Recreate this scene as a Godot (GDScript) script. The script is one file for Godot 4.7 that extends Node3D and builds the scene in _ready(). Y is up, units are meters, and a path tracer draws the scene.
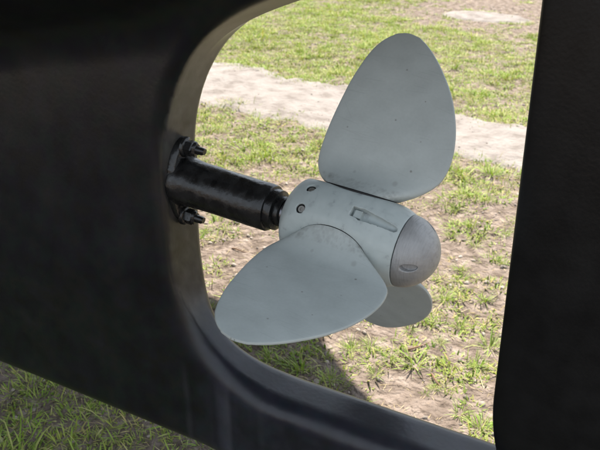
extends Node3D

const GROUND := -0.627
const SHAFT_TILT := -0.07854          # the shaft drops 4.5 degrees going aft
const SHAFT_AT := Vector3(0, -0.0035, 0)
var used := {}
var M := {}
var bump := FastNoiseLite.new()
var lump := FastNoiseLite.new()

# ---------------------------------------------------------------- naming
func numbered(called: String) -> String:
	var n: int = used.get(called, 0)
	used[called] = n + 1
	return called if n == 0 else "%s_%03d" % [called, n]

func tag(o: Node, label: String, category: String, group := "", kind := "") -> Node:
	if label != "": o.set_meta("label", label)
	if category != "": o.set_meta("category", category)
	if group != "": o.set_meta("group", group)
	if kind != "": o.set_meta("kind", kind)
	return o

func thing(called: String, label: String, category: String, at := Vector3.ZERO, group := "") -> Node3D:
	var o := Node3D.new()
	o.name = numbered(called)
	add_child(o)
	o.position = at
	tag(o, label, category, group)
	return o

func obj(called: String, mesh: Mesh, material: Material, parent: Node = self) -> MeshInstance3D:
	var o := MeshInstance3D.new()
	o.name = numbered(called) if parent == self else called
	o.mesh = mesh
	o.material_override = material
	parent.add_child(o, true)
	return o

# ---------------------------------------------------------------- textures and materials
func noise_image(size: int, freq: float, seed_: int, octaves := 4, kind := FastNoiseLite.TYPE_SIMPLEX_SMOOTH) -> Image:
	var n := FastNoiseLite.new()
	n.noise_type = kind
	n.seed = seed_
	n.frequency = freq
	n.fractal_octaves = octaves
	return n.get_seamless_image(size, size)

func ramp(im: Image, stops: Array) -> ImageTexture:
	# stops: [[position, Color], ...]
	var g := Gradient.new()
	var offs := PackedFloat32Array()
	var cols := PackedColorArray()
	for s in stops:
		offs.append(s[0]); cols.append(s[1])
	g.offsets = offs
	g.colors = cols
	var out := Image.create(im.get_width(), im.get_height(), false, Image.FORMAT_RGB8)
	for y in im.get_height():
		for x in im.get_width():
			out.set_pixel(x, y, g.sample(im.get_pixel(x, y).r))
	return ImageTexture.create_from_image(out)

func normal_tex(im: Image, strength: float) -> ImageTexture:
	var c: Image = im.duplicate()
	c.convert(Image.FORMAT_RGBA8)
	c.bump_map_to_normal_map(strength)
	return ImageTexture.create_from_image(c)

func gray(v: float) -> Color:
	return Color(v, v, v)

func mat(albedo: Color, rough: float, metal := 0.0, spec := 0.5) -> StandardMaterial3D:
	var m := StandardMaterial3D.new()
	m.albedo_color = albedo
	m.roughness = rough
	m.metallic = metal
	m.metallic_specular = spec
	return m

func triplanar(m: StandardMaterial3D, scale_: float, world := false) -> void:
	m.uv1_triplanar = true
	m.uv1_world_triplanar = world
	m.uv1_scale = Vector3.ONE * scale_

func blade_paint() -> ImageTexture:
	# grey coating as seen over one blade (x 0.333 m, y 0.278 m a tile): faint mottling, drag marks, stains and grime by the root
	var n := 1024
	var soft := noise_image(n, 0.006, 31, 4)
	var fine := noise_image(n, 0.06, 33, 3)
	var im := Image.create(n, n, false, Image.FORMAT_RGB8)
	for y in n:
		for x in n:
			var v := 1.0 + 0.07 * (soft.get_pixel(x, y).r - 0.5) + 0.03 * (fine.get_pixel(x, y).r - 0.5)
			im.set_pixel(x, y, Color(0.645 * v, 0.670 * v, 0.660 * v))
	var rng := RandomNumberGenerator.new()
	rng.seed = 90
	# drag marks and scratches
	for k in 90:
		var p := Vector2(rng.randf_range(-0.08, 0.09), rng.randf_range(0.06, 0.255))
		var d := Vector2(1.0, rng.randf_range(-0.22, 0.22)) * rng.randf_range(0.01, 0.06)
		if rng.randf() < 0.25: d = d.rotated(rng.randf_range(-1.2, 1.2)) * 0.5
		var tone := 0.05 * rng.randf_range(-1.0, 0.8)
		for q in int(d.length() * 3600.0):
			var w := p + d * q / (d.length() * 3600.0)
			stain(im, w, 0.00045, tone, Color(0.3, 0.3, 0.3) if tone < 0 else Color.WHITE)
	# spots
	for k in 4: stain(im, Vector2(rng.randf_range(-0.08, 0.09), rng.randf_range(0.06, 0.25)), rng.randf_range(0.0006, 0.0016), -rng.randf_range(0.08, 0.28), Color(0.25, 0.24, 0.22))
	for a in [[0.035, 0.074, 0.0042, 0.22], [0.048, 0.094, 0.0018, 0.45], [-0.020, 0.075, 0.0025, 0.2], [-0.045, 0.062, 0.0055, 0.22], [0.010, 0.150, 0.0015, 0.35], [0.040, 0.180, 0.0012, 0.35], [0.005, 0.213, 0.0016, 0.3]]:
		stain(im, Vector2(a[0], a[1]), a[2], -a[3], Color(0.27, 0.25, 0.22))
	# grime along the root joint, in blotches
	for k in 260:
		var u := rng.randf_range(-0.06, 0.045)
		stain(im, Vector2(u, 0.053 + 0.012 * pow(rng.randf(), 2.0)), rng.randf_range(0.0008, 0.0028), -rng.randf_range(0.03, 0.16), Color(0.24, 0.22, 0.19))
	return ImageTexture.create_from_image(im)

func stain(im: Image, at: Vector2, rad: float, amount: float, col: Color) -> void:
	var n := im.get_width()
	var cx := at.x * 3.0 * n
	var cy := (1.0 - at.y * 3.6) * n
	var rx := rad * 3.0 * n
	var ry := rad * 3.6 * n
	for y in range(int(cy - ry) - 1, int(cy + ry) + 2):
		for x in range(int(cx - rx) - 1, int(cx + rx) + 2):
			var dd := Vector2((x - cx) / maxf(rx, 0.7), (y - cy) / maxf(ry, 0.7)).length()
			if dd >= 1.0: continue
			var px := posmod(x, n)
			var py := posmod(y, n)
			im.set_pixel(px, py, im.get_pixel(px, py).lerp(col, absf(amount) * minf(1.0, (1.0 - dd) * 2.0)))

func make_materials() -> void:
	# black antifouling: rolled-on paint, faintly mottled
	var im := noise_image(512, 0.012, 3, 5)
	var fine := noise_image(512, 0.09, 8, 3)
	var h := mat(Color.WHITE, 0.5, 0.0, 0.46)
	h.albedo_texture = ramp(im, [[0.2, gray(0.82)], [0.5, gray(0.92)], [0.8, gray(1.0)]])
	h.roughness_texture = ramp(noise_image(256, 0.015, 21, 4), [[0.2, gray(0.29)], [0.8, gray(0.37)]])
	h.roughness = 1.0
	h.normal_enabled = true
	h.normal_texture = normal_tex(fine, 3.0)
	h.normal_scale = 0.035
	triplanar(h, 2.2)
	M.hull = h
	var r: StandardMaterial3D = h.duplicate()
	r.albedo_color = gray(0.095)
	h.vertex_color_use_as_albedo = true
	r.normal_scale = 0.08
	r.metallic_specular = 0.32
	r.uv1_scale = Vector3.ONE * 3.1
	M.rudder = r
	var g := mat(Color.WHITE, 0.2, 0.0, 0.5)
	g.albedo_texture = ramp(noise_image(256, 0.02, 5, 4), [[0.2, gray(0.06)], [0.8, gray(0.13)]])
	g.roughness_texture = ramp(noise_image(256, 0.03, 6, 4), [[0.25, gray(0.14)], [0.75, gray(0.36)]])
	g.roughness = 1.0
	g.normal_enabled = true
	g.normal_texture = normal_tex(noise_image(256, 0.035, 4, 4), 5.0)
	g.normal_scale = 0.18
	triplanar(g, 9.0)
	M.gloss = g
	# grey propeller coating with smears and specks
	var pim := noise_image(512, 0.02, 12, 5)
	var p := mat(Color.WHITE, 0.5, 0.0, 0.45)
	p.albedo_texture = ramp(pim, [[0.10, Color(0.53, 0.555, 0.555)], [0.25, Color(0.63, 0.662, 0.655)], [0.62, Color(0.65, 0.682, 0.675)], [0.9, Color(0.67, 0.70, 0.69)]])
	p.roughness_texture = ramp(noise_image(256, 0.02, 15, 4), [[0.2, gray(0.38)], [0.8, gray(0.58)]])
	p.roughness = 1.0
	p.normal_enabled = true
	p.normal_texture = normal_tex(noise_image(256, 0.05, 17, 3), 2.0)
	p.normal_scale = 0.12
	triplanar(p, 5.0)
	M.coat_sheen = p
	var b: StandardMaterial3D = p.duplicate()
	b.albedo_texture = blade_paint()
	b.uv1_scale = Vector3(3.0, 3.6, 3.0)
	M.blade = b
	var z := mat(Color.WHITE, 0.45, 0.4, 0.4)
	z.albedo_texture = ramp(noise_image(256, 0.03, 41, 5), [[0.1, Color(0.52, 0.52, 0.52)], [0.35, Color(0.575, 0.575, 0.573)], [0.9, Color(0.615, 0.615, 0.61)]])
	z.normal_enabled = true
	z.normal_texture = normal_tex(noise_image(256, 0.08, 43, 3), 3.0)
	z.normal_scale = 0.3
	z.roughness_texture = ramp(noise_image(256, 0.03, 44, 4), [[0.2, gray(0.48)], [0.8, gray(0.54)]])
	z.roughness = 1.0
	triplanar(z, 16.0)
	z.uv1_scale = Vector3(55.0, 9.0, 9.0)
	M.zinc = z
	M.gap_shade = mat(Color(0.10, 0.10, 0.10), 0.7)  # near-black, for shade drawn into gaps and screw holes
	M.steel = mat(Color(0.55, 0.55, 0.56), 0.3, 0.9)
	M.shaft = mat(Color(0.42, 0.42, 0.44), 0.22, 0.9)
	M.screw = mat(Color(0.62, 0.61, 0.59), 0.4, 0.7)
	# soil, path
	var s := mat(Color.WHITE, 0.95, 0.0, 0.2)
	s.albedo_texture = ramp(noise_image(1024, 0.02, 51, 6), [[0.15, Color(0.33, 0.293, 0.265)], [0.4, Color(0.415, 0.373, 0.342)], [0.6, Color(0.46, 0.416, 0.386)], [0.85, Color(0.545, 0.50, 0.468)]])
	s.normal_enabled = true
	s.normal_texture = normal_tex(noise_image(1024, 0.05, 52, 5), 8.0)
	s.normal_scale = 1.2
	triplanar(s, 0.9, true)
	M.soil = s
	var q: StandardMaterial3D = s.duplicate()
	q.albedo_texture = ramp(noise_image(1024, 0.012, 55, 6), [[0.2, Color(0.43, 0.405, 0.39)], [0.42, Color(0.485, 0.463, 0.45)], [0.8, Color(0.525, 0.505, 0.493)]])
	q.normal_scale = 0.5
	triplanar(q, 0.6, true)
	M.path = q
	M.stone = mat(Color(0.60, 0.55, 0.50), 0.9)
	M.stone.vertex_color_use_as_albedo = true
	M.stone.albedo_color = Color.WHITE
	var gr := mat(Color.WHITE, 0.55, 0.0, 0.3)
	gr.vertex_color_use_as_albedo = true
	gr.cull_mode = BaseMaterial3D.CULL_DISABLED
	gr.backlight_enabled = true
	gr.backlight = Color(0.62, 0.66, 0.26)
	M.grass = gr
	var dry := mat(Color.WHITE, 0.8, 0.0, 0.2)
	dry.vertex_color_use_as_albedo = true
	dry.cull_mode = BaseMaterial3D.CULL_DISABLED
	M.dry = dry
	M.wood = mat(Color(0.42, 0.32, 0.22), 0.85)
	M.stick = mat(Color(0.46, 0.36, 0.28), 0.9)

# ---------------------------------------------------------------- surface nets
func span(a: float, b: float, step: float, lo: float, hi: float, grow: float) -> PackedFloat32Array:
	# even steps between a and b, growing steps out to lo and hi
	var left := []
	var x := a
	var d := step
	while x > lo:
		d *= grow
		x -= d
		left.append(x)
	left.reverse()
	var out := PackedFloat32Array(left)
	var n := int(round((b - a) / step))
	for i in n + 1: out.append(a + (b - a) * i / n)
	x = b
	d = step
	while x < hi:
		d *= grow
		x += d
		out.append(x)
	return out

func nets(xs: PackedFloat32Array, ys: PackedFloat32Array, zs: PackedFloat32Array, f: Callable, steps := 1, paint = null, slack := 1.35) -> ArrayMesh:
	var nx := xs.size()
	var ny := ys.size()
	var nz := zs.size()
	var val := PackedFloat32Array()
	val.resize(nx * ny * nz)
	val.fill(1e9)
	var cell := PackedInt32Array()
	cell.resize(nx * ny * nz)
	cell.fill(-1)
	var B := 4
	var blocks := []
	for bi in range(0, nx - 1, B):
		var i1: int = min(bi + B, nx - 1)
		for bj in range(0, ny - 1, B):
			var j1: int = min(bj + B, ny - 1)
			for bk in range(0, nz - 1, B):
				var k1: int = min(bk + B, nz - 1)
				var hx := (xs[i1] - xs[bi]) * 0.5
				var hy := (ys[j1] - ys[bj]) * 0.5
				var hz := (zs[k1] - zs[bk]) * 0.5
				var v: float = f.call(xs[bi] + hx, ys[bj] + hy, zs[bk] + hz)
				if absf(v) > sqrt(hx * hx + hy * hy + hz * hz) * slack: continue
				blocks.append([bi, i1, bj, j1, bk, k1])
				for i in range(bi, i1 + 1):
					for j in range(bj, j1 + 1):
						var at := (i * ny + j) * nz
						for k in range(bk, k1 + 1):
							if val[at + k] > 1e8: val[at + k] = f.call(xs[i], ys[j], zs[k])
	var pos := PackedVector3Array()
	var nor := PackedVector3Array()
	var cells := []
	var sy := nz
	var sx := ny * nz
	for b in blocks:
		for i in range(b[0], b[1]):
			for j in range(b[2], b[3]):
				for k in range(b[4], b[5]):
					var at: int = i * sx + j * sy + k
					var v := [val[at], val[at + sx], val[at + sy], val[at + sx + sy], val[at + 1], val[at + sx + 1], val[at + sy + 1], val[at + sx + sy + 1]]
					var m := 0
					for q in 8:
						if v[q] < 0.0: m |= 1 << q
					if m == 0 or m == 255: continue
					var sum := Vector3.ZERO
					var cnt := 0
					for e in EDGES:
						var a: float = v[e[0]]
						var c: float = v[e[1]]
						if (a < 0.0) == (c < 0.0): continue
						var t := a / (a - c)
						sum += CORNER[e[0]].lerp(CORNER[e[1]], t)
						cnt += 1
					sum /= cnt
					var p := Vector3(lerpf(xs[i], xs[i + 1], sum.x), lerpf(ys[j], ys[j + 1], sum.y), lerpf(zs[k], zs[k + 1], sum.z))
					var hh := 0.0008
					var n := Vector3.UP
					for s in steps + 1:
						var d0: float = f.call(p.x, p.y, p.z)
						n = Vector3(f.call(p.x + hh, p.y, p.z) - d0, f.call(p.x, p.y + hh, p.z) - d0, f.call(p.x, p.y, p.z + hh) - d0) / hh
						var l := maxf(n.length(), 0.2)
						n = n.normalized()
						if s < steps: p -= n * clampf(d0 / l, -0.03, 0.03)
					cell[at] = pos.size()
					pos.append(p)
					nor.append(n)
					cells.append(at)
	var idx := PackedInt32Array()
	var strides := [sx, sy, 1]
	for at in cells:
		for a in 3:
			var s0: int = strides[a]
			var s1: int = strides[(a + 1) % 3]
			var s2: int = strides[(a + 2) % 3]
			var v0 := val[at]
			var v1 := val[at + s0]
			if (v0 < 0.0) == (v1 < 0.0) or v1 > 1e8: continue
			if at - s1 - s2 < 0: continue
			var q := [cell[at - s1 - s2], cell[at - s2], cell[at], cell[at - s1]]
			if q.min() < 0: continue
			if v0 < 0.0: idx.append_array(PackedInt32Array([q[0], q[2], q[1], q[0], q[3], q[2]]))
			else: idx.append_array(PackedInt32Array([q[0], q[1], q[2], q[0], q[2], q[3]]))
	var arr := []
	arr.resize(Mesh.ARRAY_MAX)
	arr[Mesh.ARRAY_VERTEX] = pos
	arr[Mesh.ARRAY_NORMAL] = nor
	arr[Mesh.ARRAY_INDEX] = idx
	if paint != null:
		var cols := PackedColorArray()
		for p in pos: cols.append(paint.call(p))
		arr[Mesh.ARRAY_COLOR] = cols
	var mesh := ArrayMesh.new()
	mesh.add_surface_from_arrays(Mesh.PRIMITIVE_TRIANGLES, arr)
	return mesh

const EDGES := [[0, 1], [2, 3], [4, 5], [6, 7], [0, 2], [1, 3], [4, 6], [5, 7], [0, 4], [1, 5], [2, 6], [3, 7]]
const CORNER := [Vector3(0, 0, 0), Vector3(1, 0, 0), Vector3(0, 1, 0), Vector3(1, 1, 0), Vector3(0, 0, 1), Vector3(1, 0, 1), Vector3(0, 1, 1), Vector3(1, 1, 1)]

func smin(a: float, b: float, k: float) -> float:
	var h := maxf(k - absf(a - b), 0.0) / k
	return minf(a, b) - h * h * k * 0.25

# ---------------------------------------------------------------- the boat
func hull_field(x: float, y: float, z: float) -> float:
	var az := absf(z)
	var yc := 0.280 + 0.19 * x
	if x > -0.25: yc += 0.115 * (x + 0.25)
	if x < -1.0: yc = maxf(0.090 + 0.13 * (x + 1.0), -0.15)
	# deadwood, aperture curve and the shoe below it, as a plate with rounded edges
	var shoe_in := smoothstep(-0.26, -0.10, x)
	var d2 := smin(x + 0.272, y + 0.272, 0.19)
	d2 = smin(d2, yc + 0.012 - y, 0.22)
	d2 = maxf(d2, maxf(-0.427 - y, x - 0.52))
	var t := 0.046 - 0.016 * smoothstep(-0.10, -0.36, y) + 0.02 * smoothstep(-0.5, -2.0, x)
	# the shoe is a fatter bar along its top edge, with a crease below it
	var rim := smoothstep(-0.118, -0.078, d2)
	t += shoe_in * (0.017 * rim - 0.002)
	var fl := shoe_in * rim
	if fl > 0.01: t += fl * 0.0010 * lump.get_noise_3d(x * 14.0, y * 14.0, z * 14.0)
	var r := lerpf(0.017, 0.030, smoothstep(-0.12, -0.25, y))
	var qx := d2 + r
	var qy := az - (t - r)
	var plate := sqrt(maxf(qx, 0.0) ** 2 + maxf(qy, 0.0) ** 2) + minf(maxf(qx, qy), 0.0) - r
	if y < -0.05: return plate
	# the bottom of the hull above it
	var beam := 1.56 * sqrt(clampf((x + 6.0) / 5.0, 0.0, 1.0)) if x < -1.0 else 1.56 - 0.94 * (x + 1.0)
	beam = maxf(beam, 0.12)
	var u := az / beam
	var lift := 0.40 * az + 0.30 * u * u * u * u
	var slope := 0.40 + 1.2 * u * u * u / beam
	var hull := (yc + lift - y) / sqrt(1.0 + slope * slope)
	hull = maxf(hull, maxf(y - 1.25, x - (0.60 + 0.3 * (y - 0.5))))
	return smin(plate, hull, 0.05)

func hull_colour(p: Vector3) -> Color:
	# black paint; worn through to greyish tan along the aperture's edge
	var n := lump.get_noise_3d(p.x * 9.0, p.y * 9.0, p.z * 9.0)
	var m := lump.get_noise_3d(p.x * 40.0, p.y * 40.0, p.z * 40.0)
	var worn := smoothstep(0.037, 0.029, absf(p.z) + 0.010 * n + 0.006 * m)
	worn *= smoothstep(-0.300, -0.280, p.x) * smoothstep(-0.20, -0.14, p.y + 0.05 * n)
	worn *= lerpf(1.0, 0.32 + 0.5 * m, smoothstep(0.08, -0.03, p.y)) * smoothstep(0.262, 0.235, p.y + 0.03 * n)
	var c := Color(0.0110, 0.0120, 0.0136) * (1.0 + 0.35 * n + 0.2 * m)
	# the shoe's glossy paint: its bluish sky sheen is put into the colour
	var coat_sheen := smoothstep(-0.27, -0.20, p.x + 0.03 * n) * smoothstep(-0.17, -0.22, p.y + 0.03 * n)
	c = c.lerp(Color(0.0185, 0.0195, 0.0270) * (1.0 + 0.3 * m), coat_sheen)
	# runs of thinner, bluish paint down the side of the shoe's root
	var run := smoothstep(0.05, 0.45, lump.get_noise_2d(p.x * 55.0, 3.0)) * smoothstep(-0.28, -0.24, p.x) * smoothstep(-0.10, -0.15, p.x) * smoothstep(-0.26, -0.30, p.y)
	c = c.lerp(Color(0.055, 0.055, 0.070), run * 0.8)
	return c.lerp(Color(0.078, 0.074, 0.068) * (1.0 + 0.6 * m + 0.5 * n), worn * 0.92)

func make_boat() -> void:
	var boat := thing("boat", "black painted boat stern with deadwood, propeller aperture and heel shoe", "boat")
	var xs := span(-0.95, 0.30, 0.009, -6.3, 1.3, 1.13)
	var ys := span(-0.45, 0.38, 0.009, -0.6, 1.4, 1.13)
	var zs := span(-0.10, 0.10, 0.0075, -1.6, 1.6, 1.14)
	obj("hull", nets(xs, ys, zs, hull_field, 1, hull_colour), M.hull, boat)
	# stern tube
	var tube := Node3D.new()
	tube.name = "stern_tube"
	boat.add_child(tube)
	tube.position = SHAFT_AT
	tube.rotation.z = SHAFT_TILT
	obj("casing", lathe([[-0.285, 0.0], [-0.285, 0.031], [-0.262, 0.036], [-0.252, 0.0338], [-0.24, 0.0328], [-0.20, 0.0320], [-0.124, 0.0314], [-0.1215, 0.0302], [-0.121, 0.0276], [-0.1195, 0.0276], [-0.1110, 0.0268], [-0.1100, 0.0240], [-0.1100, 0.0]], 56, 0.0003), M.gloss, tube)
	obj("nut", lathe([[-0.1105, 0.0], [-0.1105, 0.0205], [-0.1035, 0.0205], [-0.1020, 0.0190], [-0.1020, 0.0]], 40), M.gloss, tube)
	obj("flange", flange_mesh(), M.gloss, tube)
	for s in [1.0, -1.0]:
		var at := Vector3(-0.262, 0.0515 * s, 0.002)
		var stud := obj("stud", lathe([[-0.004, 0.0], [-0.004, 0.0058], [0.028, 0.0056], [0.031, 0.0044], [0.031, 0.0]], 20, 0.0009), M.gloss, tube)
		stud.position = at
		var nut := obj("stud_nut", hex_nut(0.0112, 0.0115), M.gloss, tube)
		nut.position = at + Vector3(0.003, 0, 0)
		nut.rotation.x = 0.4 * s
		var lock := obj("paint_clot", lathe([[0.0, 0.0], [0.0, 0.0088], [0.0045, 0.0086], [0.0062, 0.0072], [0.0066, 0.0], [0.0066, 0.0]], 24, 0.0016), M.gloss, tube)
		lock.position = at + Vector3(0.0125, 0, 0)
		var w := obj("washer", lathe([[-0.002, 0.0], [-0.002, 0.0138], [0.002, 0.0134], [0.003, 0.0122], [0.003, 0.0]], 28, 0.0012), M.gloss, tube)
		w.position = at
	# timber blocks carry the keel, forward of what the picture shows
	for bx in [-1.75, -3.2]:
		var blk := obj("keel_block", BoxMesh.new(), M.wood)
		(blk.mesh as BoxMesh).size = Vector3(0.25, 0.205, 0.5)
		blk.position = Vector3(bx, GROUND + 0.098, 0)
		tag(blk, "timber block under the long black keel", "block", "blocks under the keel")

func hex_nut(rad: float, len_: float) -> ArrayMesh:
	var st := SurfaceTool.new()
	st.begin(Mesh.PRIMITIVE_TRIANGLES)
	st.set_smooth_group(-1)
	var prof := [[0.0, 0.0], [0.0, rad * 0.94], [len_ * 0.1, rad], [len_ * 0.86, rad], [len_, rad * 0.88], [len_, 0.0]]
	for i in 6:
		var a := TAU * i / 6
		var b := TAU * (i + 1) / 6
		for k in prof.size() - 1:
			var p: Array = prof[k]
			var q: Array = prof[k + 1]
			quad(st, Vector3(p[0], cos(a) * p[1], sin(a) * p[1]), Vector3(p[0], cos(b) * p[1], sin(b) * p[1]), Vector3(q[0], cos(b) * q[1], sin(b) * q[1]), Vector3(q[0], cos(a) * q[1], sin(a) * q[1]))
	st.generate_normals()
	return st.commit()

func quad(st: SurfaceTool, a: Vector3, b: Vector3, c: Vector3, d: Vector3) -> void:
	for v in [a, b, c, a, c, d]: st.add_vertex(v)

func lathe(prof: Array, n: int, wobble := 0.0) -> ArrayMesh:
	# profile [along x, radius] turned about x; edges sharper than ~40 degrees are kept
	var st := SurfaceTool.new()
	st.begin(Mesh.PRIMITIVE_TRIANGLES)
	var sg := 0
	for k in prof.size() - 1:
		var p: Array = prof[k]
		var q: Array = prof[k + 1]
		if k > 0:
			var o: Array = prof[k - 1]
			var v1 := Vector2(p[0] - o[0], p[1] - o[1])
			var v2 := Vector2(q[0] - p[0], q[1] - p[1])
			if absf(v1.angle_to(v2)) > 0.75: sg += 1
		st.set_smooth_group(sg)
		var parts := maxi(1, int(absf(q[0] - p[0]) / 0.012)) if wobble > 0.0 else 1
		for j in parts:
			for i in n:
				var v := []
				for c in [[i, j], [i + 1, j], [i + 1, j + 1], [i, j + 1]]:
					var a := TAU * float(c[0] % n) / n
					var tt := float(c[1]) / parts
					var x := lerpf(p[0], q[0], tt)
					var r := lerpf(p[1], q[1], tt)
					if wobble > 0.0 and r > 0.001: r += wobble * lump.get_noise_3d(x * 90.0, cos(a) * r * 90.0, sin(a) * r * 90.0) * 2.0
					v.append(Vector3(x, cos(a) * r, sin(a) * r))
				quad(st, v[0], v[1], v[2], v[3])
	st.generate_normals()
	st.index()
	return st.commit()

func flange_mesh() -> ArrayMesh:
	# a lozenge-shaped plate with softened, paint-clogged edges, facing aft
	var st := SurfaceTool.new()
	st.begin(Mesh.PRIMITIVE_TRIANGLES)
	st.set_smooth_group(0)
	var n := 72
	var rings := [[-0.280, 1.0], [-0.2665, 1.0], [-0.2640, 0.975], [-0.2628, 0.94], [-0.2625, 0.7], [-0.2625, 0.0]]
	for k in rings.size() - 1:
		for i in n:
			var v := []
			for c in [[i, k], [i + 1, k], [i + 1, k + 1], [i, k + 1]]:
				var a := TAU * float(c[0] % n) / n
				var ca := absf(cos(a))
				var sa := absf(sin(a))
				var r := pow(pow(ca / 0.073, 1.8) + pow(sa / 0.0375, 1.8), -1.0 / 1.7)
				r *= 1.0 + 0.05 * lump.get_noise_2d(cos(a) * 60.0, sin(a) * 60.0)
				var g: Array = rings[c[1]]
				v.append(Vector3(g[0], cos(a) * r * g[1], sin(a) * r * g[1]))
			quad(st, v[0], v[1], v[2], v[3])
	st.generate_normals()
	st.index()
	return st.commit()

# ---------------------------------------------------------------- rudder
func make_rudder() -> void:
	var root := thing("rudder", "tall black rudder blade standing aft of the propeller", "rudder", Vector3(0.2, -0.258, 0))
	var st := SurfaceTool.new()
	st.begin(Mesh.PRIMITIVE_TRIANGLES)
	st.set_smooth_group(0)
	var ny := 48
	var nc := 60
	for j in ny:
		for i in nc:
			var v := []
			for c in [[i, j], [i + 1, j], [i + 1, j + 1], [i, j + 1]]: v.append(rudder_point(float(c[0]) / nc, float(c[1]) / ny))
			quad(st, v[0], v[1], v[2], v[3])
	# caps
	for j in [0, ny]:
		for i in nc / 2:
			quad(st, rudder_point(float(i) / nc, float(j) / ny), rudder_point(float(i + 1) / nc, float(j) / ny), rudder_point(1.0 - float(i + 1) / nc, float(j) / ny), rudder_point(1.0 - float(i) / nc, float(j) / ny))
	st.generate_normals()
	st.index()
	obj("blade", st.commit(), M.rudder, root)
	var stock := CylinderMesh.new()
	stock.top_radius = 0.02
	stock.bottom_radius = 0.02
	stock.height = 0.25
	var s := obj("stock", stock, M.rudder, root)
	s.position = Vector3(0.07, 0.66, 0)
	var pin := CylinderMesh.new()
	pin.top_radius = 0.016
	pin.bottom_radius = 0.016
	pin.height = 0.05
	var pp := obj("pintle", pin, M.rudder, root)
	pp.position = Vector3(0.07, -0.005, 0)

func rudder_point(u: float, w: float) -> Vector3:
	# u runs round the section from the trailing edge over the near side, w up the blade
	var y := lerpf(0.0, 0.60, w)
	var le := -0.004 + 0.012 * pow(clampf((0.085 - y) / 0.085, 0.0, 1.0), 2.2)
	var chord := 0.40 - 0.05 * w
	var a := TAU * u
	var c := 0.5 + 0.5 * cos(a)
	var th := 0.030 * 5.2 * (0.2969 * sqrt(c) - 0.126 * c - 0.3516 * c * c + 0.2843 * c * c * c - 0.1015 * c * c * c * c)
	th += 0.004 * (1.0 - c) * 0.0
	return Vector3(le + c * chord, y, th * 2.0 * (1.0 if u < 0.5 else -1.0) * 0.55)

# ---------------------------------------------------------------- propeller
const BLADES := [-27.27, 92.73, 212.73]
const FORE := [[53, -57], [57, -63.5], [62, -68.5], [70, -73.5], [82, -76.5], [100, -77], [120, -76], [141, -73.5], [165, -69.5], [185, -65.5], [205, -59.5], [220, -54], [235, -46], [245, -37.5], [252, -28], [256.5, -18], [258, -8]]
const AFT := [[53, 42], [57, 49], [62, 57.5], [68, 66], [78, 77], [90, 86], [103, 90], [118, 91.5], [132, 90.5], [150, 87], [165, 82], [185, 73], [205, 60.5], [220, 48.5], [235, 34.5], [245, 23], [252, 12.5], [256.5, 2], [258, -8]]

func hub_field(x: float, y: float, z: float) -> float:
	var rr := sqrt(y * y + z * z)
	# barrel-shaped body with a rounded forward end
	var u := (x + 0.010) / 0.0785
	var rmax := 0.064 - 0.0185 * (u * u if u > 0.0 else -u * u * u * 0.9)
	var e := 0.022
	var qx := maxf(-0.0925 - x, x - 0.130) + e
	var qy := rr - (rmax - e)
	var d := sqrt(maxf(qx, 0.0) ** 2 + maxf(qy, 0.0) ** 2) + minf(maxf(qx, qy), 0.0) - e
	# a flat under each blade
	for a in BLADES:
		var h := y * cos(deg_to_rad(a)) + z * sin(deg_to_rad(a))
		if h > 0.035: d = -smin(-d, 0.0523 - h, 0.005)
	d = maxf(d, x - 0.0685)
	# pocket between the blades: a square notch that runs out aft as a tapering scoop; two screw holes forward
	for a in BLADES:
		var a2 := deg_to_rad(a + 63.5)
		var h2 := y * cos(a2) + z * sin(a2)
		if h2 < 0.02: continue
		var t2 := -y * sin(a2) + z * cos(a2)
		var notch := maxf(maxf(absf(x - 0.0155) - 0.0075, absf(t2) - 0.0068), 0.0525 - h2)
		d = maxf(d, -notch)
		var s := clampf((x - 0.021) / 0.040, 0.0, 1.0)
		var rs := lerpf(0.0082, 0.0040, s)
		var sc := sqrt((x - 0.021 - 0.040 * s) ** 2 + (h2 - lerpf(0.0588, 0.0480, s)) ** 2 + t2 * t2) - rs
		d = -smin(-d, sc, 0.0012)
		for o in [-14.7, 14.7]:
			var a3 := deg_to_rad(a + 63.5 + o)
			var h3 := y * cos(a3) + z * sin(a3)
			var t3 := -y * sin(a3) + z * cos(a3)
			d = maxf(d, -maxf(sqrt((x + 0.055) ** 2 + t3 * t3) - 0.0062, 0.0515 - h3))
	return d

func cone_field(x: float, y: float, z: float) -> float:
	var rr := sqrt(y * y + z * z)
	var u := maxf(x - 0.0695, 0.0)
	# bullet-shaped nose
	var k0 := pow(pow(u / 0.0425, 1.85) + pow(rr / 0.0452, 1.85), 1.0 / 1.85)
	var d := (k0 - 1.0) * 0.042
	d = maxf(d, 0.0695 - x)
	for a in [90.0, 210.0, 330.0]:
		var ca := cos(deg_to_rad(a))
		var sa := sin(deg_to_rad(a))
		var h := y * ca + z * sa
		if h < 0.0: continue
		var t := -y * sa + z * ca
		# an oval slot, cut square to the axis: deep aft, running out forward
		var ex := (x - 0.0885) / 0.0090
		var et := t / 0.0046
		var p := maxf((sqrt(ex * ex + et * et) - 1.0) * 0.0046, 0.0325 - h + (0.0885 - x) * 0.35)
		d = -smin(-d, p, 0.0012)
	return d

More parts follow.
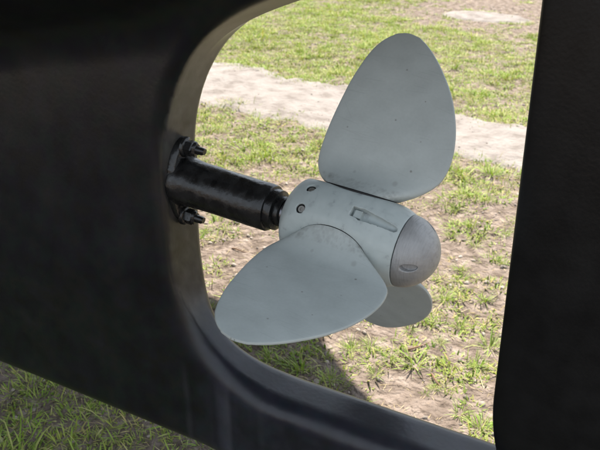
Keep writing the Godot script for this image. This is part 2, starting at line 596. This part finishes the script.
func make_propeller() -> void:
	var root := thing("propeller", "grey three-bladed feathering propeller with bare metal nose cone", "propeller", SHAFT_AT)
	root.rotation.z = SHAFT_TILT
	var hx := span(-0.095, 0.073, 0.0016, -0.095, 0.073, 1.1)
	var hy := span(-0.068, 0.068, 0.0016, -0.068, 0.068, 1.1)
	var hub := obj("hub", nets(hx, hy, hy, hub_field), M.coat_sheen, root)
	var cx := span(0.067, 0.118, 0.0011, 0.067, 0.118, 1.1)
	var cy := span(-0.049, 0.049, 0.0011, -0.049, 0.049, 1.1)
	var cone := obj("nose_cone", nets(cx, cy, cy, cone_field), M.zinc, root)
	cone.set_meta("label", "bare dull metal nose cone with oval slots")
	obj("shaft", lathe([[-0.27, 0.0], [-0.27, 0.0125], [-0.085, 0.0125], [-0.085, 0.0]], 32), M.shaft, root)
	obj("shaft_collar", lathe([[-0.1015, 0.0], [-0.1015, 0.0175], [-0.0965, 0.0175], [-0.0955, 0.0155], [-0.085, 0.0155], [-0.085, 0.0]], 36), M.shaft, root)
	var blade_shape := blade_mesh()
	for i in 3:
		var a := deg_to_rad(BLADES[i])
		var holder := Basis(Vector3.RIGHT, a)
		var bl := obj("blade", blade_shape, M.blade, root)
		bl.transform = Transform3D(holder, Vector3.ZERO)
		var gap_shade := obj("gap_shade", foot_mesh(0.0503, 0.0518, 0.0527), M.gap_shade, bl)  # dark disc standing in for the shaded gap under the blade foot
		gap_shade.position = Vector3(-0.0075, 0, 0.0029)
		gap_shade.scale = Vector3(1.0, 1, 0.725)
		# the clamp bolt in the pocket, and two cap screws forward
		var h := Basis(Vector3.RIGHT, a + deg_to_rad(63.5))
		var bolt := BoxMesh.new()
		bolt.size = Vector3(0.0095, 0.012, 0.0098)
		var bo := obj("clamp_bolt", bolt, M.coat_sheen, root)
		bo.transform = Transform3D(h, h * Vector3(0.0165, 0.0530, 0.0008))
		for o in [-14.7, 14.7]:
			var hs := Basis(Vector3.RIGHT, a + deg_to_rad(63.5 + o))
			var out := hs * Vector3.UP
			var side := hs * Vector3.BACK
			var scr := obj("cap_screw", lathe([[0.0, 0.0], [0.0, 0.0047], [0.0034, 0.0047], [0.0040, 0.0041], [0.0040, 0.0022], [0.0018, 0.0019], [0.0018, 0.0]], 24), M.screw, root)
			scr.transform = Transform3D(Basis(out, Vector3.RIGHT, out.cross(Vector3.RIGHT)), out * 0.0531 + Vector3(-0.055, 0, 0))
			var ring := obj("screw_recess_shade", lathe([[0.0, 0.0050], [0.0, 0.0064], [0.0052, 0.0067], [0.0052, 0.0060], [0.0, 0.0050]], 28), M.gap_shade, root)  # dark ring standing in for the shade inside the screw hole
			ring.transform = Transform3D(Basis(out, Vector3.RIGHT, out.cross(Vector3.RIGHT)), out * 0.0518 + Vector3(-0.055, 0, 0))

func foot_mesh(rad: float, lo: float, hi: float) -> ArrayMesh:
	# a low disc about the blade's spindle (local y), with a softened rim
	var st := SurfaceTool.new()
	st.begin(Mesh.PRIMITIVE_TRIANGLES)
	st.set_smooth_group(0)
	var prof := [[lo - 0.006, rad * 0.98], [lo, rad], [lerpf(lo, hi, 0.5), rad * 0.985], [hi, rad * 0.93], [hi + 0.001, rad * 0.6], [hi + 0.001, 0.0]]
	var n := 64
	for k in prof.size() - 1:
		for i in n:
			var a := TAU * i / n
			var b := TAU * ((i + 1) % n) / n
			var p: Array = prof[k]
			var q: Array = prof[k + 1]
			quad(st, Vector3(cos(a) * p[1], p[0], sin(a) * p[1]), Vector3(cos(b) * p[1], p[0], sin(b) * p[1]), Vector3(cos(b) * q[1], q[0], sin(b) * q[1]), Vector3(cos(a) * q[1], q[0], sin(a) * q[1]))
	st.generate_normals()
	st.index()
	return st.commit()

func along(table: Array, r: float) -> float:
	# smooth interpolation of a blade edge, millimetres in, metres out
	var q := r * 1000.0
	var n := table.size()
	for i in n - 1:
		if q <= table[i + 1][0] or i == n - 2:
			var p0: Array = table[maxi(i - 1, 0)]
			var p1: Array = table[i]
			var p2: Array = table[i + 1]
			var p3: Array = table[mini(i + 2, n - 1)]
			var t: float = clampf((q - p1[0]) / (p2[0] - p1[0]), 0.0, 1.0)
			if i == n - 2: return lerpf(p1[1], p2[1], 1.0 - sqrt(1.0 - t)) * 0.001
			if i == 0: return lerpf(p1[1], p2[1], t) * 0.001
			return cubic_interpolate_in_time(p1[1], p2[1], p0[1], p3[1], t, p2[0] - p1[0], p0[0] - p1[0], p3[0] - p1[0]) * 0.001
	return 0.0

func blade_mesh() -> ArrayMesh:
	var rows := []
	for k in 10: rows.append(0.053 + 0.012 * k / 10.0)
	for k in 30: rows.append(0.065 + 0.165 * k / 30.0)
	for k in 26: rows.append(0.230 + 0.02795 * sin(PI * 0.5 * k / 25.0))
	var n := 44
	var st := SurfaceTool.new()
	st.begin(Mesh.PRIMITIVE_TRIANGLES)
	for side in [1.0, -1.0]:
		st.set_smooth_group(1 if side > 0 else 2)
		for k in rows.size() - 1:
			for i in n:
				var v := []
				for c in [[i, k], [i + 1, k], [i + 1, k + 1], [i, k + 1]]: v.append(blade_point(rows[c[1]], -cos(PI * c[0] / n), side))
				if side > 0: quad(st, v[0], v[1], v[2], v[3])
				else: quad(st, v[3], v[2], v[1], v[0])
	# the thin edge all round, and the flat base
	st.set_smooth_group(3)
	for e in [-1.0, 1.0]:
		for k in rows.size() - 1:
			for side in [1.0, -1.0]:
				var a := blade_point(rows[k], e, side)
				var b := blade_point(rows[k + 1], e, side)
				var c := blade_point(rows[k + 1], e, 0.0) + Vector3(e * 0.0008, 0, 0)
				var d := blade_point(rows[k], e, 0.0) + Vector3(e * 0.0008, 0, 0)
				if side * e > 0: quad(st, a, b, c, d)
				else: quad(st, d, c, b, a)
	st.set_smooth_group(4)
	for i in n:
		var u0 := -cos(PI * i / n)
		var u1 := -cos(PI * (i + 1) / n)
		var rt: float = rows[-1]
		quad(st, blade_point(rt, u0, 1.0), blade_point(rt, u1, 1.0), blade_point(rt, u1, -1.0), blade_point(rt, u0, -1.0))
		quad(st, blade_point(0.053, u0, 1.0), blade_point(0.053, u0, -1.0), blade_point(0.053, u1, -1.0), blade_point(0.053, u1, 1.0))
	st.generate_normals()
	st.index()
	return st.commit()

func blade_point(r: float, u: float, side: float) -> Vector3:
	var c := lerpf(along(FORE, r), along(AFT, r), u * 0.5 + 0.5)
	var th := 0.0092 + 0.0327 * (r - 0.14) / 0.1
	var ec := Vector3(cos(th), 0, sin(th))
	var n := Vector3.UP.cross(ec)
	var tip := clampf((r - 0.2) / 0.06, 0.0, 1.0)
	var half := 0.0014 + 0.0030 * sqrt(maxf(1.0 - u * u, 0.0)) * (1.0 - tip * tip)
	# flares out into the round base that turns on the hub
	var s := clampf((r - 0.053) / 0.045, 0.0, 1.0)
	var w := 0.036 * sqrt(maxf(1.0 - u * u, 0.0))
	half = maxf(half, lerpf(half, w, pow(1.0 - s, 2.5)))
	return Vector3.UP * r + ec * c + n * (half * side - 0.0029)

# ---------------------------------------------------------------- ground
const COVER := [-2.36,-4.38,0.90,-2.04,-4.56,0.80,-1.73,-4.74,0.30,-1.48,-5.12,0.05,-1.23,-5.27,0.02,-2.44,-3.34,0.90,-2.22,-3.46,0.90,-1.90,-3.65,0.90,-1.41,-3.93,0.70,-1.19,-4.06,0.75,-0.92,-4.21,0.48,-2.26,-2.96,0.90,-1.91,-3.17,0.90,-1.02,-3.54,0.75,-0.86,-3.77,0.60,-0.88,-2.99,0.80,-0.75,-3.07,0.80,-0.62,-3.14,0.70,-0.72,-2.68,0.60,-0.59,-2.72,0.50,-1.71,-2.01,0.50,-1.57,-2.13,0.70,-1.29,-2.10,0.60,-1.52,-1.79,0.80,-1.40,-1.86,0.95,-1.22,-1.89,0.95,-1.10,-1.88,0.80,-1.29,-1.56,0.90,-1.13,-1.59,0.80,-1.00,-1.67,0.70,-0.99,-1.50,0.50,-0.91,-1.54,0.50,-0.47,-1.85,0.70,-0.37,-1.88,0.70,-0.42,-1.61,0.60,-0.33,-1.66,0.45,-0.26,-1.70,0.30,-0.99,-1.04,0.30,-0.92,-1.08,0.30,-0.35,-1.41,0.50,-0.24,-1.48,0.35,-0.87,-0.90,0.03,-0.80,-0.95,0.03,-0.31,-1.23,0.40,-0.21,-1.29,0.30,-0.79,-0.74,0.10,-0.19,-1.08,0.35,-0.10,-1.13,0.30,-0.70,-0.60,0.50,-0.14,-0.93,0.40,-0.07,-0.96,0.30,-0.32,-0.66,0.50,-0.13,-0.77,0.40,-0.05,-0.81,0.50,-0.40,-0.47,0.70,-0.30,-0.52,0.60,-0.23,-0.57,0.40,-0.15,-0.61,0.70,-0.07,-0.66,0.10,-0.01,-0.69,0.45,-0.14,-0.49,0.10,-0.07,-0.53,0.10,0.01,-0.58,0.30,-0.02,-0.47,0.15,0.04,-0.50,0.40,-0.83,-0.09,0.80,-0.75,-0.14,0.70,-0.63,-0.13,0.90,-0.50,-0.13,0.90,-0.71,-0.01,0.90,-0.92,-0.12,0.40,-0.78,-0.16,0.50,-0.42,-0.16,0.60,-0.38,-0.20,0.10,-1.16,-0.40,0.60,-0.83,-0.42,0.50,-1.39,-1.05,0.50,-2.48,-1.85,0.80,0.05,-1.09,0.40,-0.04,-1.83,0.50,0.17,-0.67,0.40,-0.51,-3.98,0.50,-0.73,-5.32,0.05]
const TUFTS := [-0.141,-0.631,0.077,-0.199,-0.621,0.051,-0.022,-0.805,0.071,-0.100,-1.007,0.047,-0.115,-0.856,0.045,-0.179,-0.818,0.045,-0.213,-0.772,0.039,-0.191,-0.955,0.037,-0.215,-1.136,0.045,-0.231,-1.313,0.048,-0.132,-1.241,0.040,-0.321,-1.342,0.049,-0.302,-1.625,0.054,-0.471,-1.852,0.081,-0.366,-1.877,0.087,-1.064,-3.428,0.100,-0.297,-0.612,0.047,-0.260,-0.643,0.038,-0.358,-0.483,0.077,-0.277,-0.474,0.057,-0.442,-0.490,0.055,-0.070,-0.572,0.030,0.007,-0.516,0.046,0.058,-0.491,0.053,-1.013,-1.073,0.045,-0.987,-0.983,0.037,-0.202,-0.547,0.036,-0.125,-0.745,0.038,-0.285,-1.422,0.044,-0.375,-1.534,0.053,-0.174,-1.427,0.043,-0.710,-0.625,0.042,-0.020,-0.710,0.055,-0.082,-0.544,0.022]

func ground_y(x: float, z: float) -> float:
	var near_ := clampf(1.0 - (absf(x) + absf(z)) / 40.0, 0.0, 1.0)
	return GROUND + near_ * (0.022 * bump.get_noise_2d(x, z) + 0.010 * bump.get_noise_2d(x * 5.0, z * 5.0) + 0.005 * bump.get_noise_2d(x * 22.0, z * 22.0))

func cover(x: float, z: float) -> float:
	var sw := 0.0
	var sd := 0.0
	for i in range(0, COVER.size(), 3):
		var dx: float = COVER[i] - x
		var dz: float = COVER[i + 1] - z
		var w := 1.0 / ((dx * dx + dz * dz) * (dx * dx + dz * dz) + 0.00005)
		sw += w
		sd += w * COVER[i + 2]
	return sd / sw

func path_far(x: float) -> float:
	return -2.55 + 0.22 * clampf(x + 0.6, -6.0, 3.0) + 0.12 * bump.get_noise_1d(x * 3.0) + 0.06 * bump.get_noise_1d(x * 13.0 + 50.0) + 0.03 * bump.get_noise_1d(x * 45.0)

func path_near(x: float) -> float:
	return -2.06 + 0.04 * clampf(x + 0.6, -6.0, 3.0) + 0.10 * bump.get_noise_1d(x * 3.0 + 300.0) + 0.06 * bump.get_noise_1d(x * 13.0 + 90.0) + 0.03 * bump.get_noise_1d(x * 45.0 + 9.0)

func make_ground() -> void:
	var xs := span(-3.2, 0.9, 0.028, -170.0, 170.0, 1.14)
	var zs := span(-5.6, 0.3, 0.03, -170.0, 170.0, 1.14)
	var pos := PackedVector3Array()
	var idx := PackedInt32Array()
	var nx := xs.size()
	var nz := zs.size()
	for x in xs:
		for z in zs: pos.append(Vector3(x, ground_y(x, z), z))
	for i in nx - 1:
		for j in nz - 1:
			var a := i * nz + j
			idx.append_array(PackedInt32Array([a, a + nz, a + nz + 1, a, a + nz + 1, a + 1]))
	var o := obj("ground", smooth_mesh(pos, idx), M.soil)
	tag(o, "dry brown soil under the boat and behind it", "ground", "", "structure")
	# the trodden path, a shallow layer with ragged edges
	pos = PackedVector3Array()
	idx = PackedInt32Array()
	var cols := 420
	var rows := 26
	for i in cols:
		var x := -9.0 + 12.0 * i / (cols - 1)
		var zf := path_far(x)
		var zn := path_near(x)
		for j in rows:
			var t := float(j) / (rows - 1)
			var z := lerpf(zf - 0.06, zn + 0.06, t)
			var e := minf(t, 1.0 - t) * 2.0
			pos.append(Vector3(x, ground_y(x, z) * 1.0 + lerpf(-0.012, 0.008, smoothstep(0.0, 0.16, e)) + 0.002 * bump.get_noise_2d(x * 60.0, z * 60.0), z))
	for i in cols - 1:
		for j in rows - 1:
			var a := i * rows + j
			idx.append_array(PackedInt32Array([a, a + rows, a + rows + 1, a, a + rows + 1, a + 1]))
	var p := obj("path", smooth_mesh(pos, idx), M.path)
	tag(p, "pale trodden sandy footpath crossing the grass", "path", "", "structure")
	# bare sandy patch farther off
	pos = PackedVector3Array()
	idx = PackedInt32Array()
	var cn := Vector2(-1.42, -5.06)
	for k in 7:
		for i in 40:
			var a := TAU * i / 40
			var r := float(k) / 6.0 * (1.0 + 0.16 * bump.get_noise_2d(cos(a) * 6.0 + 9.0, sin(a) * 6.0))
			var x := cn.x + cos(a) * r * 0.36 + sin(a) * r * -0.02
			var z := cn.y + sin(a) * r * 0.19
			pos.append(Vector3(x, ground_y(x, z) + (0.010 if k < 6 else -0.01), z))
	for k in 6:
		for i in 40:
			var a := k * 40 + i
			var b := k * 40 + (i + 1) % 40
			idx.append_array(PackedInt32Array([a, b + 40, b, a, a + 40, b + 40]))
	var sp := obj("sandy_patch", smooth_mesh(pos, idx), M.path)
	tag(sp, "small pale sandy patch in the brown soil beyond the grass", "ground", "", "structure")

func smooth_mesh(pos: PackedVector3Array, idx: PackedInt32Array) -> ArrayMesh:
	var nor := PackedVector3Array()
	nor.resize(pos.size())
	for t in range(0, idx.size(), 3):
		var n := (pos[idx[t + 2]] - pos[idx[t]]).cross(pos[idx[t + 1]] - pos[idx[t]])
		for k in 3: nor[idx[t + k]] += n
	for i in nor.size(): nor[i] = nor[i].normalized() if nor[i].y >= 0 else -nor[i].normalized()
	var arr := []
	arr.resize(Mesh.ARRAY_MAX)
	arr[Mesh.ARRAY_VERTEX] = pos
	arr[Mesh.ARRAY_NORMAL] = nor
	arr[Mesh.ARRAY_INDEX] = idx
	var mesh := ArrayMesh.new()
	mesh.add_surface_from_arrays(Mesh.PRIMITIVE_TRIANGLES, arr)
	return mesh

# ---------------------------------------------------------------- grass
func leaf(st: SurfaceTool, base: Vector3, dir: float, len_: float, wid: float, lean: float, droop: float, col: Color, seg := 4) -> void:
	# a curved, keeled blade: leans out from the root, then bends over
	var out := Vector3(cos(dir), 0, sin(dir))
	var across := Vector3(-sin(dir), 0, cos(dir))
	var p := base
	var ang := lean
	var prev := []
	for i in seg + 1:
		var t := float(i) / seg
		var w := wid * (1.0 - t * t) * (0.65 + 0.7 * t)
		var up := Vector3.UP * sin(ang) * -1.0 + out * cos(ang)
		var fold := Vector3.UP * cos(ang) * w * 0.25 + out * sin(ang) * w * 0.25
		var row := [p + across * w * 0.5 + fold * 0.6, p, p - across * w * 0.5 + fold * 0.6]
		if i > 0:
			st.set_color(col)
			quad(st, prev[0], row[0], row[1], prev[1])
			quad(st, prev[1], row[1], row[2], prev[2])
		prev = row
		p += (out * sin(ang) + Vector3.UP * cos(ang)) * len_ / seg
		ang += droop / seg

func grass_mesh(seed_: int, n: int, lmin: float, lmax: float, wid: float, spread: float, lean: Vector2, droop: Vector2, tones: Array, seg := 3) -> ArrayMesh:
	var rng := RandomNumberGenerator.new()
	rng.seed = seed_
	var st := SurfaceTool.new()
	st.begin(Mesh.PRIMITIVE_TRIANGLES)
	st.set_smooth_group(0)
	for i in n:
		var a := rng.randf() * TAU
		var r := sqrt(rng.randf()) * spread
		var c: Color = tones[rng.randi() % tones.size()]
		c = c.lerp(tones[rng.randi() % tones.size()], rng.randf())
		leaf(st, Vector3(cos(a) * r, -0.004, sin(a) * r), a + rng.randf_range(-0.7, 0.7), rng.randf_range(lmin, lmax), wid * rng.randf_range(0.7, 1.2), rng.randf_range(lean.x, lean.y), rng.randf_range(droop.x, droop.y), c, seg)
	st.generate_normals()
	return st.commit()

func scatter(called: String, mesh: Mesh, material: Material, list: Array, label: String, category: String) -> void:
	var mm := MultiMesh.new()
	mm.transform_format = MultiMesh.TRANSFORM_3D
	mm.use_colors = true
	mm.mesh = mesh
	mm.instance_count = list.size()
	for i in list.size():
		mm.set_instance_transform(i, list[i][0])
		mm.set_instance_color(i, list[i][1])
	var o := MultiMeshInstance3D.new()
	o.name = numbered(called)
	o.multimesh = mm
	o.material_override = material
	add_child(o)
	tag(o, label, category, "", "stuff")

func placed(x: float, z: float, s: float, rng: RandomNumberGenerator, tilt := 0.25) -> Transform3D:
	var b := Basis(Vector3.UP, rng.randf() * TAU) * Basis(Vector3.RIGHT, rng.randf_range(-tilt, tilt))
	return Transform3D(b.scaled(Vector3.ONE * s), Vector3(x, ground_y(x, z), z))

func make_grass() -> void:
	var greens := [Color(0.19, 0.29, 0.045), Color(0.24, 0.34, 0.06), Color(0.14, 0.22, 0.045), Color(0.29, 0.36, 0.09), Color(0.35, 0.36, 0.14)]
	var straw := [Color(0.42, 0.34, 0.19), Color(0.36, 0.28, 0.16), Color(0.48, 0.42, 0.27)]
	var lawn := []
	for k in 4: lawn.append(grass_mesh(100 + k, 13, 0.012, 0.052 - 0.006 * k, 0.0023 + 0.0005 * k, 0.026, Vector2(0.35, 1.45), Vector2(0.1, 1.2), greens, 3))
	var weed := []
	for k in 3: weed.append(grass_mesh(200 + k, 11, 0.010, 0.026, 0.0058, 0.020, Vector2(0.5, 1.35), Vector2(0.0, 0.7), greens, 2))
	var litter := []
	for k in 3: litter.append(grass_mesh(300 + k, 7, 0.012, 0.045, 0.0018, 0.032, Vector2(1.25, 1.6), Vector2(-0.1, 0.25), straw, 2))
	var lists := []
	for k in 10: lists.append([])
	var rng := RandomNumberGenerator.new()
	rng.seed = 7
	var patch := FastNoiseLite.new()
	patch.seed = 77
	patch.frequency = 1.0
	patch.fractal_octaves = 3
	# near field: cells of 9 cm with their own cover, many plants in each
	var x := -4.2
	while x < 0.9:
		var z := -6.6
		while z < 0.35:
			var d0 := cover(x + 0.045, z + 0.045)
			for q in 14:
				var px := x + rng.randf() * 0.09
				var pz := z + rng.randf() * 0.09
				var inpath := pz > path_far(px) and pz < path_near(px)
				var big := patch.get_noise_2d(px * 1.6 + 40.0, pz * 1.6)
				var d := d0 + 0.75 * patch.get_noise_2d(px * 5.0, pz * 5.0) + 0.35 * big
				if inpath:
					var into := minf(pz - path_far(px), path_near(px) - pz)
					d = d - 0.05 - into * 6.0
				var roll := rng.randf()
				var yel := rng.randf()
				var tint := Color(0.95 + 0.38 * yel * yel, 1.0, 0.8 + 0.4 * yel)
				if roll < clampf((d - 0.22) * 1.45, 0.0, 0.92):
					var s := rng.randf_range(0.45, 1.1) * (0.75 + 0.35 * clampf(d, 0.0, 1.0)) * (1.0 + 0.5 * big)
					if rng.randf() < 0.05: s *= 1.6
					lists[rng.randi() % 4].append([placed(px, pz, s, rng), tint])
				if rng.randf() < clampf((d - 0.15) * 1.1, 0.0, 0.75):
					lists[4 + rng.randi() % 3].append([placed(px + 0.03, pz - 0.02, rng.randf_range(0.6, 1.2), rng), tint])
				if rng.randf() < (0.04 if inpath else 0.48 - 0.25 * clampf(d, 0.0, 1.0)):
					lists[7 + rng.randi() % 3].append([placed(px - 0.02, pz + 0.03, rng.randf_range(0.5, 1.1), rng, 0.1), Color.WHITE])
			z += 0.09
		x += 0.09
	# farther lawn, outside what the picture shows closely
	for i in 14000:
		var px := rng.randf_range(-14.0, 6.0)
		var pz := rng.randf_range(-15.0, 4.0)
		if px > -4.2 and px < 0.9 and pz > -6.6 and pz < 0.35: continue
		if px > -1.4 and pz > -1.0 and px < 1.6: continue
		if pz > path_far(px) and pz < path_near(px): continue
		if patch.get_noise_2d(px * 1.5, pz * 1.5) < -0.1: continue
		lists[rng.randi() % 4].append([placed(px, pz, rng.randf_range(1.0, 2.0), rng), Color.WHITE])
	for k in 4: scatter("lawn_grass", lawn[k], M.grass, lists[k], "short yellow-green lawn grass growing in patches over the soil", "grass")
	for k in 3: scatter("ground_weed", weed[k], M.grass, lists[4 + k], "tiny broad-leaved weeds growing among the grass", "weeds")
	for k in 3: scatter("dry_litter", litter[k], M.dry, lists[7 + k], "dry straw and dead leaf litter on the soil", "litter")
	# tufts one can tell apart on the bare soil
	var kinds := []
	for k in 5: kinds.append(grass_mesh(400 + k, 44, 0.35, 1.25, 0.052, 0.36, Vector2(0.2, 1.4), Vector2(0.2, 1.1), greens, 4))
	for i in range(0, TUFTS.size(), 3):
		var tx: float = TUFTS[i]
		var tz: float = TUFTS[i + 1]
		var s: float = TUFTS[i + 2]
		var t := obj("grass_tuft", kinds[rng.randi() % 5], M.grass)
		t.transform = placed(tx, tz, s * 0.72, rng, 0.1)
		var lab := "small spiky green grass tuft on bare soil seen between propeller and rudder"
		if tz < -3.0: lab = "leafy green clump standing up in the lawn beyond the sandy path"
		elif tz < -1.8: lab = "grass tuft at the near edge of the pale sandy path"
		elif tx < -0.9: lab = "low grass tuft on bare soil under the black stern tube"
		elif tx < -0.25 and tz > -0.65: lab = "grass tuft on the soil right behind the heel shoe's curved root"
		elif tx > 0.0 and tz > -0.6: lab = "grass tuft between the rudder's foot and the heel shoe"
		elif s > 0.075: lab = "largest spreading grass tuft on bare soil below the nose cone"
		elif tx > -0.03 and tz > -0.85: lab = "bright upright grass tuft close beside the rudder's edge"
		elif tx < -0.5: lab = "grass tuft between the black deadwood and a propeller blade's tip"
		tag(t, lab, "grass tuft", "grass tufts on the bare soil")
	# dry twigs
	for w in [[-0.165, -0.705, 0.075, 0.9, "bent dry twig lying on bare soil beside a grass tuft"], [-0.075, -0.60, 0.06, -0.5, "short straight dry twig on bare soil near the rudder"], [-0.82, -0.93, 0.06, 0.3, "thin dry twig on bare soil under the stern tube"]]:
		var tw := obj("twig", twig_mesh(w[2]), M.stick)
		tw.position = Vector3(w[0], ground_y(w[0], w[1]) + 0.004, w[1])
		tw.rotation.y = w[3]
		tag(tw, w[4], "twig", "dry twigs on the soil")
	# pebbles and clods
	var peb := []
	var pl := []
	for k in 2:
		peb.append(pebble_mesh(500 + k))
		pl.append([])
	for i in 16000:
		var px := rng.randf_range(-3.2, 0.6)
		var pz := rng.randf_range(-5.6, 0.2)
		var s := 0.0014 + 0.0065 * pow(rng.randf(), 5.0)
		var tr := placed(px, pz, s, rng, 1.5)
		if pz > path_far(px) and pz < path_near(px):
			if rng.randf() < 0.8 or s > 0.0045: continue
			tr.origin.y += 0.008
		var g := rng.randf_range(0.14, 0.36)
		pl[i % 2].append([tr, Color(g, g * 0.86, g * 0.75)])
	for k in 2: scatter("gravel", peb[k], M.stone, pl[k], "small crumbs of soil and grit scattered on the ground", "gravel")

func twig_mesh(len_: float) -> ArrayMesh:
	var st := SurfaceTool.new()
	st.begin(Mesh.PRIMITIVE_TRIANGLES)
	st.set_smooth_group(0)
	var n := 7
	for i in 10:
		for k in n:
			var v := []
			for c in [[i, k], [i + 1, k], [i + 1, k + 1], [i, k + 1]]:
				var t := float(c[0]) / 10.0
				var a := TAU * float(c[1] % n) / n
				var r := 0.0026 * (1.0 - 0.6 * t) * (1.0 if c[0] > 0 and c[0] < 10 else 0.2)
				v.append(Vector3((t - 0.5) * len_, 0.004 * sin(t * 5.0) + r * cos(a), len_ * 0.12 * sin(t * 4.0 + len_ * 90.0) + r * sin(a)))
			quad(st, v[0], v[1], v[2], v[3])
	st.generate_normals()
	st.index()
	return st.commit()

func pebble_mesh(seed_: int) -> ArrayMesh:
	var n := FastNoiseLite.new()
	n.seed = seed_
	n.frequency = 0.7
	var sp := SphereMesh.new()
	sp.radial_segments = 10
	sp.rings = 6
	sp.radius = 1.0
	sp.height = 2.0
	var st := SurfaceTool.new()
	st.create_from(sp, 0)
	var arr := st.commit_to_arrays()
	var v: PackedVector3Array = arr[Mesh.ARRAY_VERTEX]
	for i in v.size():
		v[i] = v[i] * (1.0 + 0.4 * n.get_noise_3dv(v[i])) * Vector3(1.2, 0.7, 0.95)
	arr[Mesh.ARRAY_VERTEX] = v
	var m := ArrayMesh.new()
	m.add_surface_from_arrays(Mesh.PRIMITIVE_TRIANGLES, arr)
	st = SurfaceTool.new()
	st.create_from(m, 0)
	st.generate_normals()
	return st.commit()

func _ready() -> void:
	# camera
	var cam := Camera3D.new()
	cam.name = "camera"
	add_child(cam)
	cam.position = Vector3(0.39363, 0.42266, 0.81928)
	cam.rotation = Vector3(deg_to_rad(-24.5), deg_to_rad(30.0), 0)
	cam.fov = 2.0 * rad_to_deg(atan(225.0 / 800.0))
	cam.near = 0.02
	cam.far = 800.0
	cam.current = true
	var lens := CameraAttributesPhysical.new()
	lens.frustum_focal_length = 12.0 / (225.0 / 800.0)
	lens.frustum_focus_distance = 0.98
	lens.exposure_aperture = 15.0
	lens.frustum_near = 0.02
	lens.frustum_far = 800.0
	cam.attributes = lens
	# sky and exposure
	var sky := ProceduralSkyMaterial.new()
	sky.sky_top_color = Color(0.66, 0.695, 0.74)
	sky.sky_horizon_color = Color(0.72, 0.745, 0.77)
	sky.sky_curve = 0.18
	sky.ground_bottom_color = Color(0.32, 0.30, 0.24)
	sky.ground_horizon_color = Color(0.55, 0.55, 0.48)
	var env := Environment.new()
	env.background_mode = Environment.BG_SKY
	env.sky = Sky.new()
	env.sky.sky_material = sky
	env.tonemap_mode = Environment.TONE_MAPPER_LINEAR
	env.tonemap_exposure = 2.85
	env.background_energy_multiplier = 1.0
	env.sdfgi_enabled = true
	env.ssao_enabled = true
	env.ssil_enabled = true
	var we := WorldEnvironment.new()
	we.environment = env
	add_child(we)
	# sun: high, ahead of the camera and beyond the boat
	var sun := DirectionalLight3D.new()
	sun.name = "sun"
	sun.light_color = Color(1.0, 0.965, 0.91)
	sun.light_energy = 1.6
	sun.light_angular_distance = 0.5
	sun.shadow_enabled = true
	add_child(sun)
	var az := deg_to_rad(29.0)
	var el := deg_to_rad(57.7)
	var to_sun := Vector3(-sin(az) * cos(el), sin(el), -cos(az) * cos(el))
	sun.look_at_from_position(to_sun * 10.0, Vector3.ZERO)

	bump.seed = 11
	bump.frequency = 0.9
	lump.seed = 19
	lump.frequency = 1.0
	lump.fractal_octaves = 3
	make_materials()
	make_ground()
	var t0 := Time.get_ticks_msec()
	make_boat()
	print("boat ", Time.get_ticks_msec() - t0)
	make_rudder()
	make_propeller()
	print("prop ", Time.get_ticks_msec() - t0)
	make_grass()
	print("grass ", Time.get_ticks_msec() - t0)
